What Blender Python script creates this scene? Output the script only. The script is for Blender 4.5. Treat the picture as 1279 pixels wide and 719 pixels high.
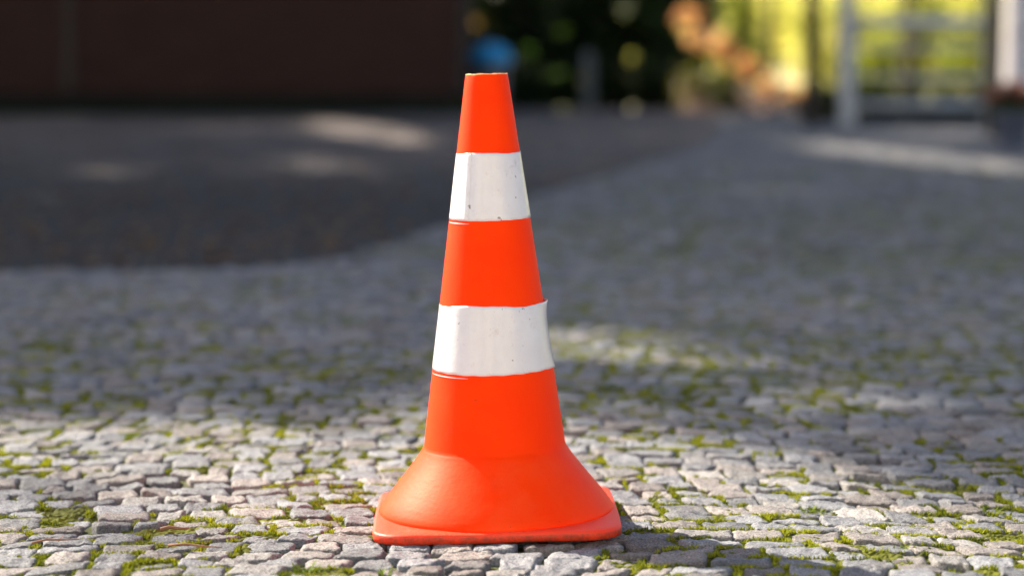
import bpy, math, random
import numpy as np
from mathutils import Vector, Matrix

for o in list(bpy.data.objects):
    bpy.data.objects.remove(o)
S = bpy.context.scene
COL = S.collection
R = math.radians
rng = np.random.default_rng(11)
random.seed(11)

# ------------------------------------------------------------------ camera
FPX, HOR, CAMH = 2842.0, 85.0, 0.5045          # focal length in pixels (1279 wide), horizon row, eye height
cam_d = bpy.data.cameras.new('camera')
cam = bpy.data.objects.new('camera', cam_d)
COL.objects.link(cam)
cam.location = (0, 0, CAMH)
cam.rotation_euler = (R(90), 0, 0)
cam_d.sensor_width = 36
cam_d.lens = FPX / 1279 * 36
cam_d.shift_y = -(359.5 - HOR) / 1279
cam_d.clip_start = 0.05
cam_d.clip_end = 2000
cam_d.dof.use_dof = True
cam_d.dof.focus_distance = 2.47
cam_d.dof.aperture_fstop = 2.8
S.camera = cam

# ------------------------------------------------------------------ sky, sun, exposure
SUN_AZ, SUN_EL = 50.0, 37.0                    # degrees left of straight ahead, degrees up
W = bpy.data.worlds.new('World')
S.world = W
W.use_nodes = True
nt = W.node_tree
bg = nt.nodes['Background']
sky = nt.nodes.new('ShaderNodeTexSky')
sky.sky_type = 'NISHITA'
sky.sun_disc = False
sky.sun_elevation = R(SUN_EL)
sky.sun_rotation = R(-SUN_AZ)
sky.air_density = 0.7
sky.dust_density = 3.0
sky.ozone_density = 1.2
nt.links.new(sky.outputs[0], bg.inputs[0])
bg.inputs[1].default_value = 0.088
SD = Vector((-math.sin(R(SUN_AZ)) * math.cos(R(SUN_EL)), math.cos(R(SUN_AZ)) * math.cos(R(SUN_EL)), math.sin(R(SUN_EL))))
sl = bpy.data.lights.new('sun', 'SUN')
sl.energy = 5.0
sl.angle = R(0.55)
sl.color = (1.0, 0.89, 0.745)
so = bpy.data.objects.new('sun', sl)
COL.objects.link(so)
so.rotation_euler = SD.to_track_quat('Z', 'Y').to_euler()
so.location = (-20, 20, 25)
S.view_settings.view_transform = 'Standard'
S.view_settings.look = 'None'
S.view_settings.gamma = 1.0
S.view_settings.exposure = 1.35
S.render.engine = 'CYCLES'

# ------------------------------------------------------------------ helpers
def tag(o, label=None, cat=None, group=None, kind=None):
    if label: o['label'] = label
    if cat: o['category'] = cat
    if group: o['group'] = group
    if kind: o['kind'] = kind
    return o

def empty(name, loc=(0, 0, 0), rot=(0, 0, 0)):
    o = bpy.data.objects.new(name, None)
    COL.objects.link(o)
    o.location = loc
    o.rotation_euler = rot
    return o

def npmesh(name, V, F, mat=None, parent=None, col=None, smooth=False, loc=None):
    """V (n,3), F (m,k) equal-size faces or list of arrays"""
    if isinstance(F, np.ndarray): F = [F]
    F = [np.asarray(f, dtype=np.int32) for f in F if len(f)]
    me = bpy.data.meshes.new(name)
    me.vertices.add(len(V))
    me.vertices.foreach_set('co', np.asarray(V, dtype=np.float32).ravel())
    nl = sum(f.size for f in F); nf = sum(len(f) for f in F)
    me.loops.add(nl)
    me.polygons.add(nf)
    me.loops.foreach_set('vertex_index', np.concatenate([f.ravel() for f in F]))
    tot = np.concatenate([np.full(len(f), f.shape[1], dtype=np.int32) for f in F])
    st = np.concatenate([[0], np.cumsum(tot)[:-1]]).astype(np.int32)
    me.polygons.foreach_set('loop_start', st)
    me.polygons.foreach_set('loop_total', tot)
    me.polygons.foreach_set('use_smooth', np.full(nf, smooth, dtype=bool))
    me.update(calc_edges=True)
    me.validate()
    if col is not None:
        a = me.color_attributes.new('col', 'FLOAT_COLOR', 'POINT')
        c = np.ones((len(V), 4), dtype=np.float32); c[:, :3] = col
        a.data.foreach_set('color', c.ravel())
    o = bpy.data.objects.new(name, me)
    COL.objects.link(o)
    if mat: me.materials.append(mat)
    if parent: o.parent = parent
    if loc is not None: o.location = loc
    return o

class MB:
    def __init__(s): s.v = []; s.f = []
    def add(s, vs, fs):
        n = len(s.v); s.v += [tuple(v) for v in vs]; s.f += [tuple(i + n for i in f) for f in fs]
    def box(s, c, d, b=0.0, M=None):
        x, y, z = [k / 2 for k in d]
        b = min(b, x * .9, y * .9, z * .9)
        vs = []
        if b <= 0:
            vs = [(sx * x, sy * y, sz * z) for sz in (-1, 1) for sy in (-1, 1) for sx in (-1, 1)]
            fs = [(0, 2, 3, 1), (4, 5, 7, 6), (0, 1, 5, 4), (2, 6, 7, 3), (0, 4, 6, 2), (1, 3, 7, 5)]
        else:
            import bmesh
            bm = bmesh.new(); bmesh.ops.create_cube(bm, size=1)
            for v in bm.verts: v.co = Vector((v.co.x * 2 * x, v.co.y * 2 * y, v.co.z * 2 * z))
            bmesh.ops.bevel(bm, geom=bm.edges[:], offset=b, segments=2, affect='EDGES', profile=.6)
            bm.verts.index_update()
            vs = [tuple(v.co) for v in bm.verts]; fs = [tuple(v.index for v in f.verts) for f in bm.faces]
            bm.free()
        vs = [Vector(v) for v in vs]
        if M: vs = [M @ v for v in vs]
        s.add([v + Vector(c) for v in vs], fs)
    def tube(s, pts, rad, n=12, cap=True):
        pts = [Vector(p) for p in pts]
        if not hasattr(rad, '__len__'): rad = [rad] * len(pts)
        base = len(s.v); vs = []
        up = None
        for i, p in enumerate(pts):
            d = (pts[min(i + 1, len(pts) - 1)] - pts[max(i - 1, 0)]).normalized()
            if up is None: up = d.orthogonal().normalized()
            a = (up - d * up.dot(d)).normalized(); up = a; b = d.cross(a)
            for k in range(n):
                t = 2 * math.pi * k / n
                vs.append(p + (a * math.cos(t) + b * math.sin(t)) * rad[i])
        fs = []
        for i in range(len(pts) - 1):
            for k in range(n):
                fs.append((i * n + k, i * n + (k + 1) % n, (i + 1) * n + (k + 1) % n, (i + 1) * n + k))
        if cap:
            fs.append(tuple(range(n - 1, -1, -1))); fs.append(tuple((len(pts) - 1) * n + k for k in range(n)))
        s.add(vs, fs)
    def build(s, name, mat, parent=None, smooth=False):
        me = bpy.data.meshes.new(name)
        me.from_pydata(s.v, [], s.f); me.update()
        if smooth:
            me.polygons.foreach_set('use_smooth', [True] * len(me.polygons))
        o = bpy.data.objects.new(name, me); COL.objects.link(o)
        me.materials.append(mat)
        if parent: o.parent = parent
        return o

# value noise on a periodic random table
_T = rng.random((4, 256, 256))
def vnoise(x, y, f, k=0):
    x = np.asarray(x) * f + 37.3 * (k + 1); y = np.asarray(y) * f + 11.7 * (k + 1)
    xi = np.floor(x).astype(int); yi = np.floor(y).astype(int)
    fx = x - xi; fy = y - yi
    fx = fx * fx * (3 - 2 * fx); fy = fy * fy * (3 - 2 * fy)
    T = _T[k % 4]
    a = T[xi & 255, yi & 255]; b = T[(xi + 1) & 255, yi & 255]
    c = T[xi & 255, (yi + 1) & 255]; d = T[(xi + 1) & 255, (yi + 1) & 255]
    return (a * (1 - fx) + b * fx) * (1 - fy) + (c * (1 - fx) + d * fx) * fy

def G(px, py):                                  # pixel of the photo -> point on the ground
    Y = FPX * CAMH / (py - HOR)
    return ((px - 639.5) * Y / FPX, Y)
def at(px, py, Y):                              # pixel at a given distance -> point
    return ((px - 639.5) * Y / FPX, Y, CAMH - (py - HOR) * Y / FPX)
def topx(x, y):
    y = np.maximum(y, .5)
    return 639.5 + x * FPX / y, HOR + CAMH * FPX / y

# ------------------------------------------------------------------ materials
def newmat(name):
    m = bpy.data.materials.new(name); m.use_nodes = True
    n = m.node_tree; b = n.nodes['Principled BSDF']
    return m, n, b
def N(n, t, **k):
    x = n.nodes.new(t)
    for a, v in k.items(): setattr(x, a, v)
    return x
def noise(n, vec, scale, detail=4, rough=.6):
    x = N(n, 'ShaderNodeTexNoise'); x.inputs['Scale'].default_value = scale
    x.inputs['Detail'].default_value = detail; x.inputs['Roughness'].default_value = rough
    n.links.new(vec, x.inputs['Vector']); return x
def ramp(n, fac, stops):
    r = N(n, 'ShaderNodeValToRGB'); e = r.color_ramp.elements
    while len(e) < len(stops): e.new(.5)
    for i, (p, c) in enumerate(stops):
        e[i].position = p; e[i].color = (*c, 1) if len(c) == 3 else c
    n.links.new(fac, r.inputs[0]); return r
def mix(n, fac, a, b, mode='MIX'):
    m = N(n, 'ShaderNodeMix', data_type='RGBA', blend_type=mode)
    for s, v in ((m.inputs[0], fac), (m.inputs[6], a), (m.inputs[7], b)):
        if hasattr(v, 'links'): n.links.new(v, s)
        elif hasattr(v, '__len__'): s.default_value = (*v, 1)
        else: s.default_value = v
    return m.outputs[2]
def bump(n, h, dist, strength=1.0, normal=None):
    b = N(n, 'ShaderNodeBump'); b.inputs['Distance'].default_value = dist; b.inputs['Strength'].default_value = strength
    n.links.new(h, b.inputs['Height'])
    if normal: n.links.new(normal, b.inputs['Normal'])
    return b.outputs[0]
def vec(n, kind='Object'):
    return N(n, 'ShaderNodeTexCoord').outputs[kind]

def simple(name, c, rough=.6, var=.25, scale=8, bmp=0.002, metal=0):
    m, n, b = newmat(name); v = vec(n)
    nz = noise(n, v, scale, 6)
    r = ramp(n, nz.outputs[0], [(.3, tuple(k * (1 - var) for k in c)), (.7, tuple(min(1, k * (1 + var)) for k in c))])
    n.links.new(r.outputs[0], b.inputs['Base Color'])
    b.inputs['Roughness'].default_value = rough; b.inputs['Metallic'].default_value = metal
    if bmp: n.links.new(bump(n, noise(n, v, scale * 6, 5).outputs[0], bmp), b.inputs['Normal'])
    return m

def leafmat(name, trans=.5, rough=.45, tint=(1.25, 1.35, .5)):
    m, n, b = newmat(name)
    a = N(n, 'ShaderNodeAttribute'); a.attribute_name = 'col'
    n.links.new(a.outputs['Color'], b.inputs['Base Color'])
    b.inputs['Roughness'].default_value = rough
    b.inputs['Specular IOR Level'].default_value = .3
    t = N(n, 'ShaderNodeBsdfTranslucent')
    n.links.new(mix(n, 1.0, a.outputs['Color'], tint, 'MULTIPLY'), t.inputs[0])
    ms = N(n, 'ShaderNodeMixShader'); ms.inputs[0].default_value = trans
    n.links.new(b.outputs[0], ms.inputs[1]); n.links.new(t.outputs[0], ms.inputs[2])
    n.links.new(ms.outputs[0], n.nodes['Material Output'].inputs[0])
    return m

# granite setts
def mat_granite():
    m, n, b = newmat('granite'); v = vec(n)
    a = N(n, 'ShaderNodeAttribute'); a.attribute_name = 'col'
    base = a.outputs['Color']
    sp = noise(n, v, 420, 2, .7)
    spr = ramp(n, sp.outputs[0], [(.33, (.30, .30, .31)), (.45, (.85, .85, .86)), (.56, (1.05, 1.05, 1.04)), (.70, (1.75, 1.72, 1.68))])
    c = mix(n, .85, base, spr.outputs[0], 'MULTIPLY')
    bl = noise(n, v, 45, 5, .65)
    blr = ramp(n, bl.outputs[0], [(.3, (.68, .68, .70)), (.7, (1.26, 1.24, 1.2))])
    c = mix(n, .8, c, blr.outputs[0], 'MULTIPLY')
    st = noise(n, v, 9, 4)                       # brownish earth stains
    c = mix(n, ramp(n, st.outputs[0], [(.56, (0, 0, 0)), (.76, (.45, .45, .45))]).outputs[0], c, (.17, .125, .085))
    n.links.new(c, b.inputs['Base Color'])
    b.inputs['Roughness'].default_value = .62
    r = ramp(n, sp.outputs[0], [(.4, (.75,) * 3), (.72, (.38,) * 3)])
    n.links.new(r.outputs[0], b.inputs['Roughness'])
    b1 = bump(n, noise(n, v, 110, 8, .72).outputs[0], .0038)
    b2 = bump(n, noise(n, v, 480, 3, .6).outputs[0], .0009, 1, b1)
    n.links.new(b2, b.inputs['Normal'])
    return m
M_GRAN = mat_granite()

def mat_soil():
    m, n, b = newmat('joint_soil'); v = vec(n)
    nz = noise(n, v, 60, 8, .7)
    c = ramp(n, nz.outputs[0], [(.3, (.035, .026, .018)), (.55, (.10, .075, .05)), (.75, (.2, .16, .11))]).outputs[0]
    mo = noise(n, v, 3.2, 5, .65)
    mc = ramp(n, nz.outputs[0], [(.3, (.04, .06, .012)), (.7, (.12, .15, .03))]).outputs[0]
    c = mix(n, ramp(n, mo.outputs[0], [(.42, (0, 0, 0)), (.56, (.85,) * 3)]).outputs[0], c, mc)
    n.links.new(c, b.inputs['Base Color']); b.inputs['Roughness'].default_value = .95
    n.links.new(bump(n, noise(n, v, 180, 6, .7).outputs[0], .006), b.inputs['Normal'])
    return m
def mat_asphalt():
    m, n, b = newmat('asphalt'); v = vec(n)
    sp = noise(n, v, 260, 3, .7)
    c = ramp(n, sp.outputs[0], [(.35, (.014, .015, .018)), (.6, (.028, .028, .032)), (.75, (.08, .078, .075))]).outputs[0]
    big = noise(n, v, 1.1, 5)
    c = mix(n, 1, c, ramp(n, big.outputs[0], [(.35, (.75, .77, .8)), (.7, (1.35, 1.3, 1.25))]).outputs[0], 'MULTIPLY')
    c = mix(n, 1, c, (.56, .66, .84), 'MULTIPLY')
    sp_ = N(n, 'ShaderNodeSeparateXYZ'); n.links.new(v, sp_.inputs[0])   # older, dusty surface near the shed, paled to brighten the sun patches
    mr = N(n, 'ShaderNodeMapRange'); mr.inputs[1].default_value = 8.5; mr.inputs[2].default_value = 15; n.links.new(sp_.outputs[1], mr.inputs[0])
    dn = ramp(n, noise(n, v, 1.7, 5).outputs[0], [(.38, (.25,) * 3), (.6, (.9,) * 3)])
    f = N(n, 'ShaderNodeMath', operation='MULTIPLY'); n.links.new(mr.outputs[0], f.inputs[0]); n.links.new(dn.outputs[0], f.inputs[1])
    c = mix(n, f.outputs[0], c, (.200, .158, .140))
    n.links.new(c, b.inputs['Base Color']); b.inputs['Roughness'].default_value = .8
    n.links.new(bump(n, noise(n, v, 160, 5, .7).outputs[0], .006), b.inputs['Normal'])
    return m
def mat_grass():
    m, n, b = newmat('grass_ground'); v = vec(n)
    nz = noise(n, v, .8, 8, .7)
    c = ramp(n, nz.outputs[0], [(.38, (.10, .13, .03)), (.48, (.46, .46, .16)), (.58, (.85, .77, .48))]).outputs[0]  # pale dry grass tones, spread wider to read as sunlit
    n.links.new(c, b.inputs['Base Color']); b.inputs['Roughness'].default_value = .9
    n.links.new(bump(n, noise(n, v, 9, 8, .7).outputs[0], .15), b.inputs['Normal'])
    return m
M_SOIL, M_ASPH, M_GRASS = mat_soil(), mat_asphalt(), mat_grass()
M_MOSS = leafmat('moss', .28, .8, (1.2, 1.2, .5))
M_LEAF = leafmat('leaf', .5)
M_DARKLEAF = leafmat('dark_leaf', .22, .4)
M_BRIGHT = leafmat('thin_leaf', .6, .5, (1.3, 1.3, .7))
M_DRYLEAF = leafmat('dry_leaf', .3, .6, (1.2, 1., .7))

# ------------------------------------------------------------------ terrain
def terrain():
    ys = np.concatenate([np.linspace(-200, 26, 30), np.linspace(28, 90, 60), np.linspace(100, 700, 25)])
    xs = np.concatenate([np.linspace(-500, -32, 16), np.linspace(-30, 30, 61), np.linspace(32, 500, 16)])
    X, Y = np.meshgrid(xs, ys)
    t = np.clip((Y - 33) / 34, 0, 1); t = t * t * (3 - 2 * t)
    Z = -.05 + t * 6 + (vnoise(X, Y, .13, 1) - .5) * np.clip((Y - 30) / 10, 0, 1) * 1.0
    V = np.stack([X, Y, Z], -1).reshape(-1, 3)
    nx = len(xs); i = np.arange((len(ys) - 1) * nx).reshape(-1, nx)[:, :-1].ravel()
    F = np.stack([i, i + 1, i + 1 + nx, i + nx], -1)
    tag(npmesh('ground', V, F, M_GRASS, smooth=True), 'grassy ground rising to a bank behind the yard', 'ground', kind='structure')
terrain()

# asphalt / sett border, as pixels on the photo turned into ground points
EDGE_PX = [(-900, 352), (-500, 349), (-200, 343), (0, 338), (150, 337), (300, 334), (380, 328), (440, 318), (500, 300), (560, 280),
           (640, 253), (700, 235), (780, 211), (830, 199), (870, 186), (893, 172), (900, 158)]
EDGE = []
for _k in range(len(EDGE_PX) - 1):
    for _t in np.linspace(0, 1, 14)[:-1]:
        _q = G(*(np.array(EDGE_PX[_k]) * (1 - _t) + np.array(EDGE_PX[_k + 1]) * _t)); _w = .0 if _k < 2 else .05
        EDGE.append((_q[0] + rng.normal(0, _w * .4), _q[1] + rng.normal(0, _w * .5) - .03))
EDGE.append(G(*EDGE_PX[-1]))
ex = np.array([p[0] for p in EDGE]); ey = np.array([p[1] for p in EDGE])
def is_asphalt(x, y):                           # beyond the border curve (it is monotone in y except at the left end)
    px, py = topx(x, y)
    eyx = np.interp(px, [p[0] for p in EDGE_PX], [p[1] for p in EDGE_PX])
    return (py < eyx) & (px < 897)
def asphalt():
    top = list(EDGE) + [(3.2, 27.5), (-16, 27.5), (-16, EDGE[0][1])]
    n = len(top); z0, z1 = -.003, -.045
    V = [(x, y, z0) for x, y in top] + [(x, y, z1) for x, y in top]
    mb = MB(); mb.add(V, [tuple(range(n))] + [(i, i + n, (i + 1) % n + n, (i + 1) % n) for i in range(n)])
    o = mb.build('asphalt_yard', M_ASPH)
    tag(o, 'dark asphalt yard in front of the brown shed', 'asphalt', kind='structure')
asphalt()

# ------------------------------------------------------------------ sett pavement
CELL = .005
OX, OY = -1.8, 1.7
OCC = np.zeros((760, 760), dtype=bool)          # footprint of the setts near the camera, for the moss
def warp(u, v):
    x = u + .030 * np.sin(v * 3.1 + .8) + .014 * np.sin(v * 8.3 + u * 2.0) + .02 * (vnoise(u, v, 1.7, 2) - .5)
    ph = 2 * np.pi * (u + .12 * np.sin(v * 1.1)) / 1.45
    y = v + .045 * np.cos(ph) + .012 * np.sin(2.3 * ph + v * 2) + .05 * (vnoise(u, v, 1.3, 3) - .5)
    return x, y
def setts():
    u0s, u1s, va, vb, rowid = [], [], [], [], []
    v = -4.4
    r = 0
    while v < 25.5:
        hgt = rng.uniform(.042, .056)
        half = .245 * v + 1.0 if v > 1.6 else 3.2
        w = rng.choice([.039, .046, .052, .059, .068], size=int(2 * half / .040), p=[.15, .3, .3, .17, .08]) * rng.uniform(.93, 1.07, int(2 * half / .040))
        e = -half + rng.uniform(0, .05) + np.concatenate([[0], np.cumsum(w)])
        e = e[e < half]
        u0s.append(e[:-1]); u1s.append(e[1:]); va.append(np.full(len(e) - 1, v)); vb.append(np.full(len(e) - 1, v + hgt))
        v += hgt; r += 1
    u0, u1, v0, v1 = map(np.concatenate, (u0s, u1s, va, vb))
    n = len(u0)
    # corners with jitter and joint
    j = rng.uniform(.0012, .0042, (n, 4))
    jt = lambda: rng.normal(0, .0026, n)
    cu = np.stack([u0 + j[:, 0], u1 - j[:, 1], u1 - j[:, 1], u0 + j[:, 0]], -1)
    jj = j[:, 2:] * 1.3
    cv = np.stack([v0 + jj[:, 0], v0 + jj[:, 0], v1 - jj[:, 1], v1 - jj[:, 1]], -1)
    sk_ = rng.normal(0, .0026, n); cu += sk_[:, None] * np.array([-1, -1, 1, 1]); sk2 = rng.normal(0, .0015, n); cv += sk2[:, None] * np.array([-1, 1, 1, -1])
    cu += rng.normal(0, .0027, (n, 4)); cv += rng.normal(0, .0027, (n, 4))
    cx, cy = warp(cu, cv)
    mx, my = cx.mean(1), cy.mean(1)
    keep = ~is_asphalt(mx, my) & (my < 25)
    # a few missing or sunken stones
    cx, cy, mx, my = cx[keep], cy[keep], mx[keep], my[keep]; n = len(mx)
    h0 = np.clip(rng.normal(0, .0013, n), -.003, .0025) - .0005; sunk = rng.random(n) < .012; h0[sunk] -= .009
    tx = rng.normal(0, .0010, n); ty = rng.normal(0, .0013, n)
    kind = rng.random(n)
    g = rng.uniform(.15, .29, n)
    col = np.where(kind[:, None] < .58, g[:, None] * np.array([.95, 1.0, 1.08]),
          np.where(kind[:, None] < .88, g[:, None] * np.array([1.12, 1.03, .98]), (g[:, None] * 1.22) * np.array([1.02, 1.0, .97])))
    Vs, Fs, Cs = [], [], []
    off = 0
    def lod(idx, k):
        nonlocal off
        m = len(idx)
        if not m: return
        s = np.linspace(-1, 1, k); 
        if k > 4: s = np.sign(s) * np.abs(s) ** .8
        T, Sg = np.meshgrid(s, s, indexing='ij')
        Sg = Sg.ravel(); T = T.ravel()
        kr = .06
        s2 = Sg * (1 - kr * T ** 4 * Sg ** 2); t2 = T * (1 - kr * Sg ** 4 * T ** 2)
        a = (1 - s2) * (1 - t2) / 4; b = (1 + s2) * (1 - t2) / 4; c = (1 + s2) * (1 + t2) / 4; d = (1 - s2) * (1 + t2) / 4
        Wt = np.stack([a, b, c, d])
        X = cx[idx] @ Wt; Y = cy[idx] @ Wt
        e = np.maximum(np.abs(Sg), np.abs(T))
        drop = np.clip((e - .80) / .20, 0, 1) ** 2
        if k > 4:
            ed = np.clip((e - .5) / .5, 0, 1)
            X = X + ((vnoise(X, Y, 55, 0) - .5) * .0048 + (vnoise(X, Y, 190, 2) - .5) * .0022) * ed; Y = Y + ((vnoise(X, Y, 60, 1) - .5) * .0048 + (vnoise(X, Y, 200, 3) - .5) * .0028) * ed
            Z = -np.abs(vnoise(X, Y, 36, 2) - .5) * .0052 + .0013 + (vnoise(X, Y, 120, 3) - .5) * .0024 + (vnoise(X, Y, 290, 0) - .5) * .0019
            Z = Z - drop * (.0008 + .0034 * vnoise(X, Y, 60, 1))
        else:
            Z = np.zeros_like(X)
        Z = Z + h0[idx, None] + tx[idx, None] * Sg + ty[idx, None] * T
        top = np.stack([X, Y, Z], -1)
        # skirt
        gi = np.arange(k * k).reshape(k, k)
        ring = np.concatenate([gi[0, :-1], gi[:-1, -1], gi[-1, :0:-1], gi[:0:-1, 0]])
        sk = top[:, ring].copy(); sk[..., 2] = -.04
        cxm = X.mean(1)[:, None]; cym = Y.mean(1)[:, None]
        sk[..., 0] = cxm + (sk[..., 0] - cxm) * 1.0; sk[..., 1] = cym + (sk[..., 1] - cym) * 1.0
        V = np.concatenate([top, sk], 1); nv = V.shape[1]
        q = np.stack([gi[:-1, :-1], gi[:-1, 1:], gi[1:, 1:], gi[1:, :-1]], -1).reshape(-1, 4)
        L = len(ring); si = k * k + np.arange(L)
        q2 = np.stack([ring, si, np.roll(si, -1), np.roll(ring, -1)], -1)
        q = np.concatenate([q, q2])
        F = (q[None] + (np.arange(m) * nv)[:, None, None] + off).reshape(-1, 4)
        Vs.append(V.reshape(-1, 3)); Fs.append(F); Cs.append(np.repeat(col[idx], nv, 0)); off += m * nv
        if k > 4:
            # footprint
            sf = np.linspace(-1, 1, 15); A, B = np.meshgrid(sf, sf); A = A.ravel(); B = B.ravel()
            Wf = np.stack([(1 - A) * (1 - B), (1 + A) * (1 - B), (1 + A) * (1 + B), (1 - A) * (1 + B)]) / 4
            gx = ((cx[idx] @ Wf - OX) / CELL).astype(int).ravel(); gy = ((cy[idx] @ Wf - OY) / CELL).astype(int).ravel()
            ok = (gx >= 0) & (gx < 760) & (gy >= 0) & (gy < 760)
            OCC[gx[ok], gy[ok]] = True
    near = (my > 1.5) & (my < 3.3) & (np.abs(mx) < .24 * my + .35)
    mid = (my > 1.5) & (my < 6.0) & ~near
    lod(np.where(near)[0], 17); lod(np.where(mid)[0], 6); lod(np.where(~near & ~mid)[0], 2)
    o = npmesh('sett_pavement', np.concatenate(Vs), np.concatenate(Fs), M_GRAN, col=np.concatenate(Cs), smooth=True)
    me = o.data
    tag(o, 'grey granite sett pavement with mossy joints under the traffic cone', 'pavement', kind='structure')
setts()

def joint_bed():
    xs = np.linspace(-12, 12, 49); 
    pts = [(-12, -3), (12, -3), (12, 26), (-12, 26)]
    mb = MB(); mb.add([(x, y, -.0095) for x, y in [(-12, -3), (12, -3), (12, 5.45), (-12, 5.45)]], [(0, 1, 2, 3)])
    # the bed runs on under the setts beyond, right of the asphalt border
    far = [(x, y) for x, y in EDGE if y > 5.46]
    poly = [(ex_ + .0, ey_) for ex_, ey_ in far if ey_ < 25.4] 
    poly = [(-12, 5.451), (12, 5.451), (12, 25.6), (poly[-1][0], 25.6)] + poly[::-1]
    mb.add([(x, y, -.0095) for x, y in poly], [tuple(range(len(poly)))])
    tag(mb.build('joint_soil', M_SOIL), 'earth bedding between the paving setts', 'soil', kind='structure')
joint_bed()

def moss_amount(x, y):
    a = vnoise(x, y, 2.6, 0) * .34 + vnoise(x, y, 7, 1) * .34 + vnoise(x, y, 21, 2) * .32
    side = np.clip((x + .15) * .16, -.015, .07)    # a little more moss right of the cone
    return a + side
def moss():
    Vs, Fs, Cs = [], [], []; off = 0
    for (x0, x1, y0, y1, d) in ((-1.15, 1.25, 1.75, 3.6, .0030), (-1.6, 1.8, 3.6, 5.6, .010), (-1.8, 3.6, 5.6, 13.2, .022)):
        xs = np.arange(x0, x1, d); ys = np.arange(y0, y1, d)
        X, Y = np.meshgrid(xs, ys)
        if y1 > 5.5: ok_a = ~is_asphalt(X, Y)
        else: ok_a = np.ones_like(X, bool)
        m = moss_amount(X, Y)
        if d > .015: m = m - .018 - np.clip((Y - 8.5) / 4.5, 0, 1) * .16 - np.clip((-X - .2) / 1.5, 0, 1) * .1
        t = np.clip((m - .40) / .12, 0, 1)
        Z = -.0125 + t * .0088 + (vnoise(X, Y, min(190, .4 / d), 3) - .5) * .0030 + (vnoise(X, Y, 70, 2) - .5) * .0030 + rng.normal(0, .0006, X.shape) + (.0 if d < .005 else .0012 if d < .015 else .0022)
        f = t.copy()
        nx = len(xs); i = np.arange((len(ys) - 1) * nx).reshape(-1, nx)[:, :-1]
        okf = (t > .12) & ok_a
        okf = okf[:-1, :-1] & okf[1:, :-1] & okf[:-1, 1:] & okf[1:, 1:]
        i = i[okf]
        q = np.stack([i, i + 1, i + 1 + nx, i + nx], -1)
        u, inv = np.unique(q, return_inverse=True); q = inv.reshape(-1, 4)
        V = np.stack([X, Y, Z], -1).reshape(-1, 3)[u]
        k = vnoise(V[:, 0], V[:, 1], 28, 1)[:, None] * .6 + rng.random((len(V), 1)) * .4
        c = np.array([.050, .060, .012]) * (1 - k) + np.array([.27, .29, .022]) * k
        Vs.append(V); Fs.append(q + off); Cs.append(c); off += len(V)
    # sprigs standing in the joints
    n = 3200000
    x = rng.uniform(-1.15, 1.3, n); y = rng.uniform(1.8, 4.2, n)
    gx = ((x - OX) / CELL).astype(int); gy = ((y - OY) / CELL).astype(int)
    free = ~OCC[np.clip(gx, 0, 759), np.clip(gy, 0, 759)]
    m = moss_amount(x, y)
    p = np.clip((m - .405) / .10, 0, 1)
    ok = (rng.random(n) < p) & free
    x, y, p = x[ok], y[ok], p[ok]; n = len(x)
    a = rng.uniform(0, 2 * np.pi, n); h = rng.uniform(.0015, .0055, n) * (.5 + .6 * p); w = rng.uniform(.0006, .0014, n)
    z = -.0095 + p * .0075
    lx = rng.normal(0, .0022, n); ly = rng.normal(0, .0022, n)
    P0 = np.stack([x - np.cos(a) * w, y - np.sin(a) * w, z], -1); P1 = np.stack([x + np.cos(a) * w, y + np.sin(a) * w, z], -1)
    P2 = np.stack([x + lx, y + ly, z + h], -1)
    V = np.stack([P0, P1, P2], 1).reshape(-1, 3)
    F = np.arange(3 * n).reshape(-1, 3) + off
    k = np.repeat(np.clip(rng.normal(.5, .25, n) + (vnoise(x, y, 18, 3) - .5), 0, 1), 3)[:, None]
    c = np.array([.07, .10, .012]) * (1 - k) + np.array([.40, .42, .022]) * k
    Vs.append(V); Cs.append(c)
    print('moss sprigs', n)
    o = npmesh('moss', np.concatenate(Vs), [np.concatenate(Fs), F], M_MOSS, col=np.concatenate(Cs), smooth=False)
    tag(o, 'yellow green moss growing in the joints between the setts', 'moss', kind='stuff')
moss()

# ------------------------------------------------------------------ tree tools
Sx, Sy, Sz = SD
def shadow_pt(P):                               # where a point's shadow falls on the ground
    k = P[:, 2] / Sz
    return P[:, 0] - Sx * k, P[:, 1] - Sy * k
FE_X = [-400, 0, 130, 200, 300, 440, 475, 530, 620, 700, 780, 860, 960, 1040, 1150, 1279, 1700]
FE_Y = [500, 514, 519, 510, 518, 520, 492, 486, 488, 496, 497, 512, 530, 546, 566, 590, 650]
# bright patches on the yard: centre x, y, radius x, y (photo pixels), tilt, strength
SPOTS = [(800, 436, 185, 33, .21, 1.3), (1010, 484, 170, 22, .22, .85), (1220, 515, 130, 16, .1, .7), (465, 165, 90, 12, .12, 1.2), (400, 204, 48, 11, 0, .85), (150, 213, 60, 8, 0, .8), (40, 250, 50, 11, .05, .75),
         (1175, 198, 195, 9.5, .10, 1.3), (1430, 176, 130, 14, 0, 1.3), (1180, 168, 90, 7, 0, .8), (1000, 243, 90, 8, .05, .8), (870, 303, 190, 9, .02, .6), (300, 160, 80, 7, 0, .4),
         (480, 478, 60, 8, -.1, .45), (920, 147, 60, 6, 0, .7), (560, 178, 60, 6, .1, .5)]
LIT3D = [at(780, 30, 29.0), at(782, 62, 29.0), at(786, 95, 29.0), at(590, 18, 30.0), at(662, 60, 29), at(700, 40, 29), at(735, 100, 28.5), at(845, 90, 29), at(700, 85, 29)]
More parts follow.
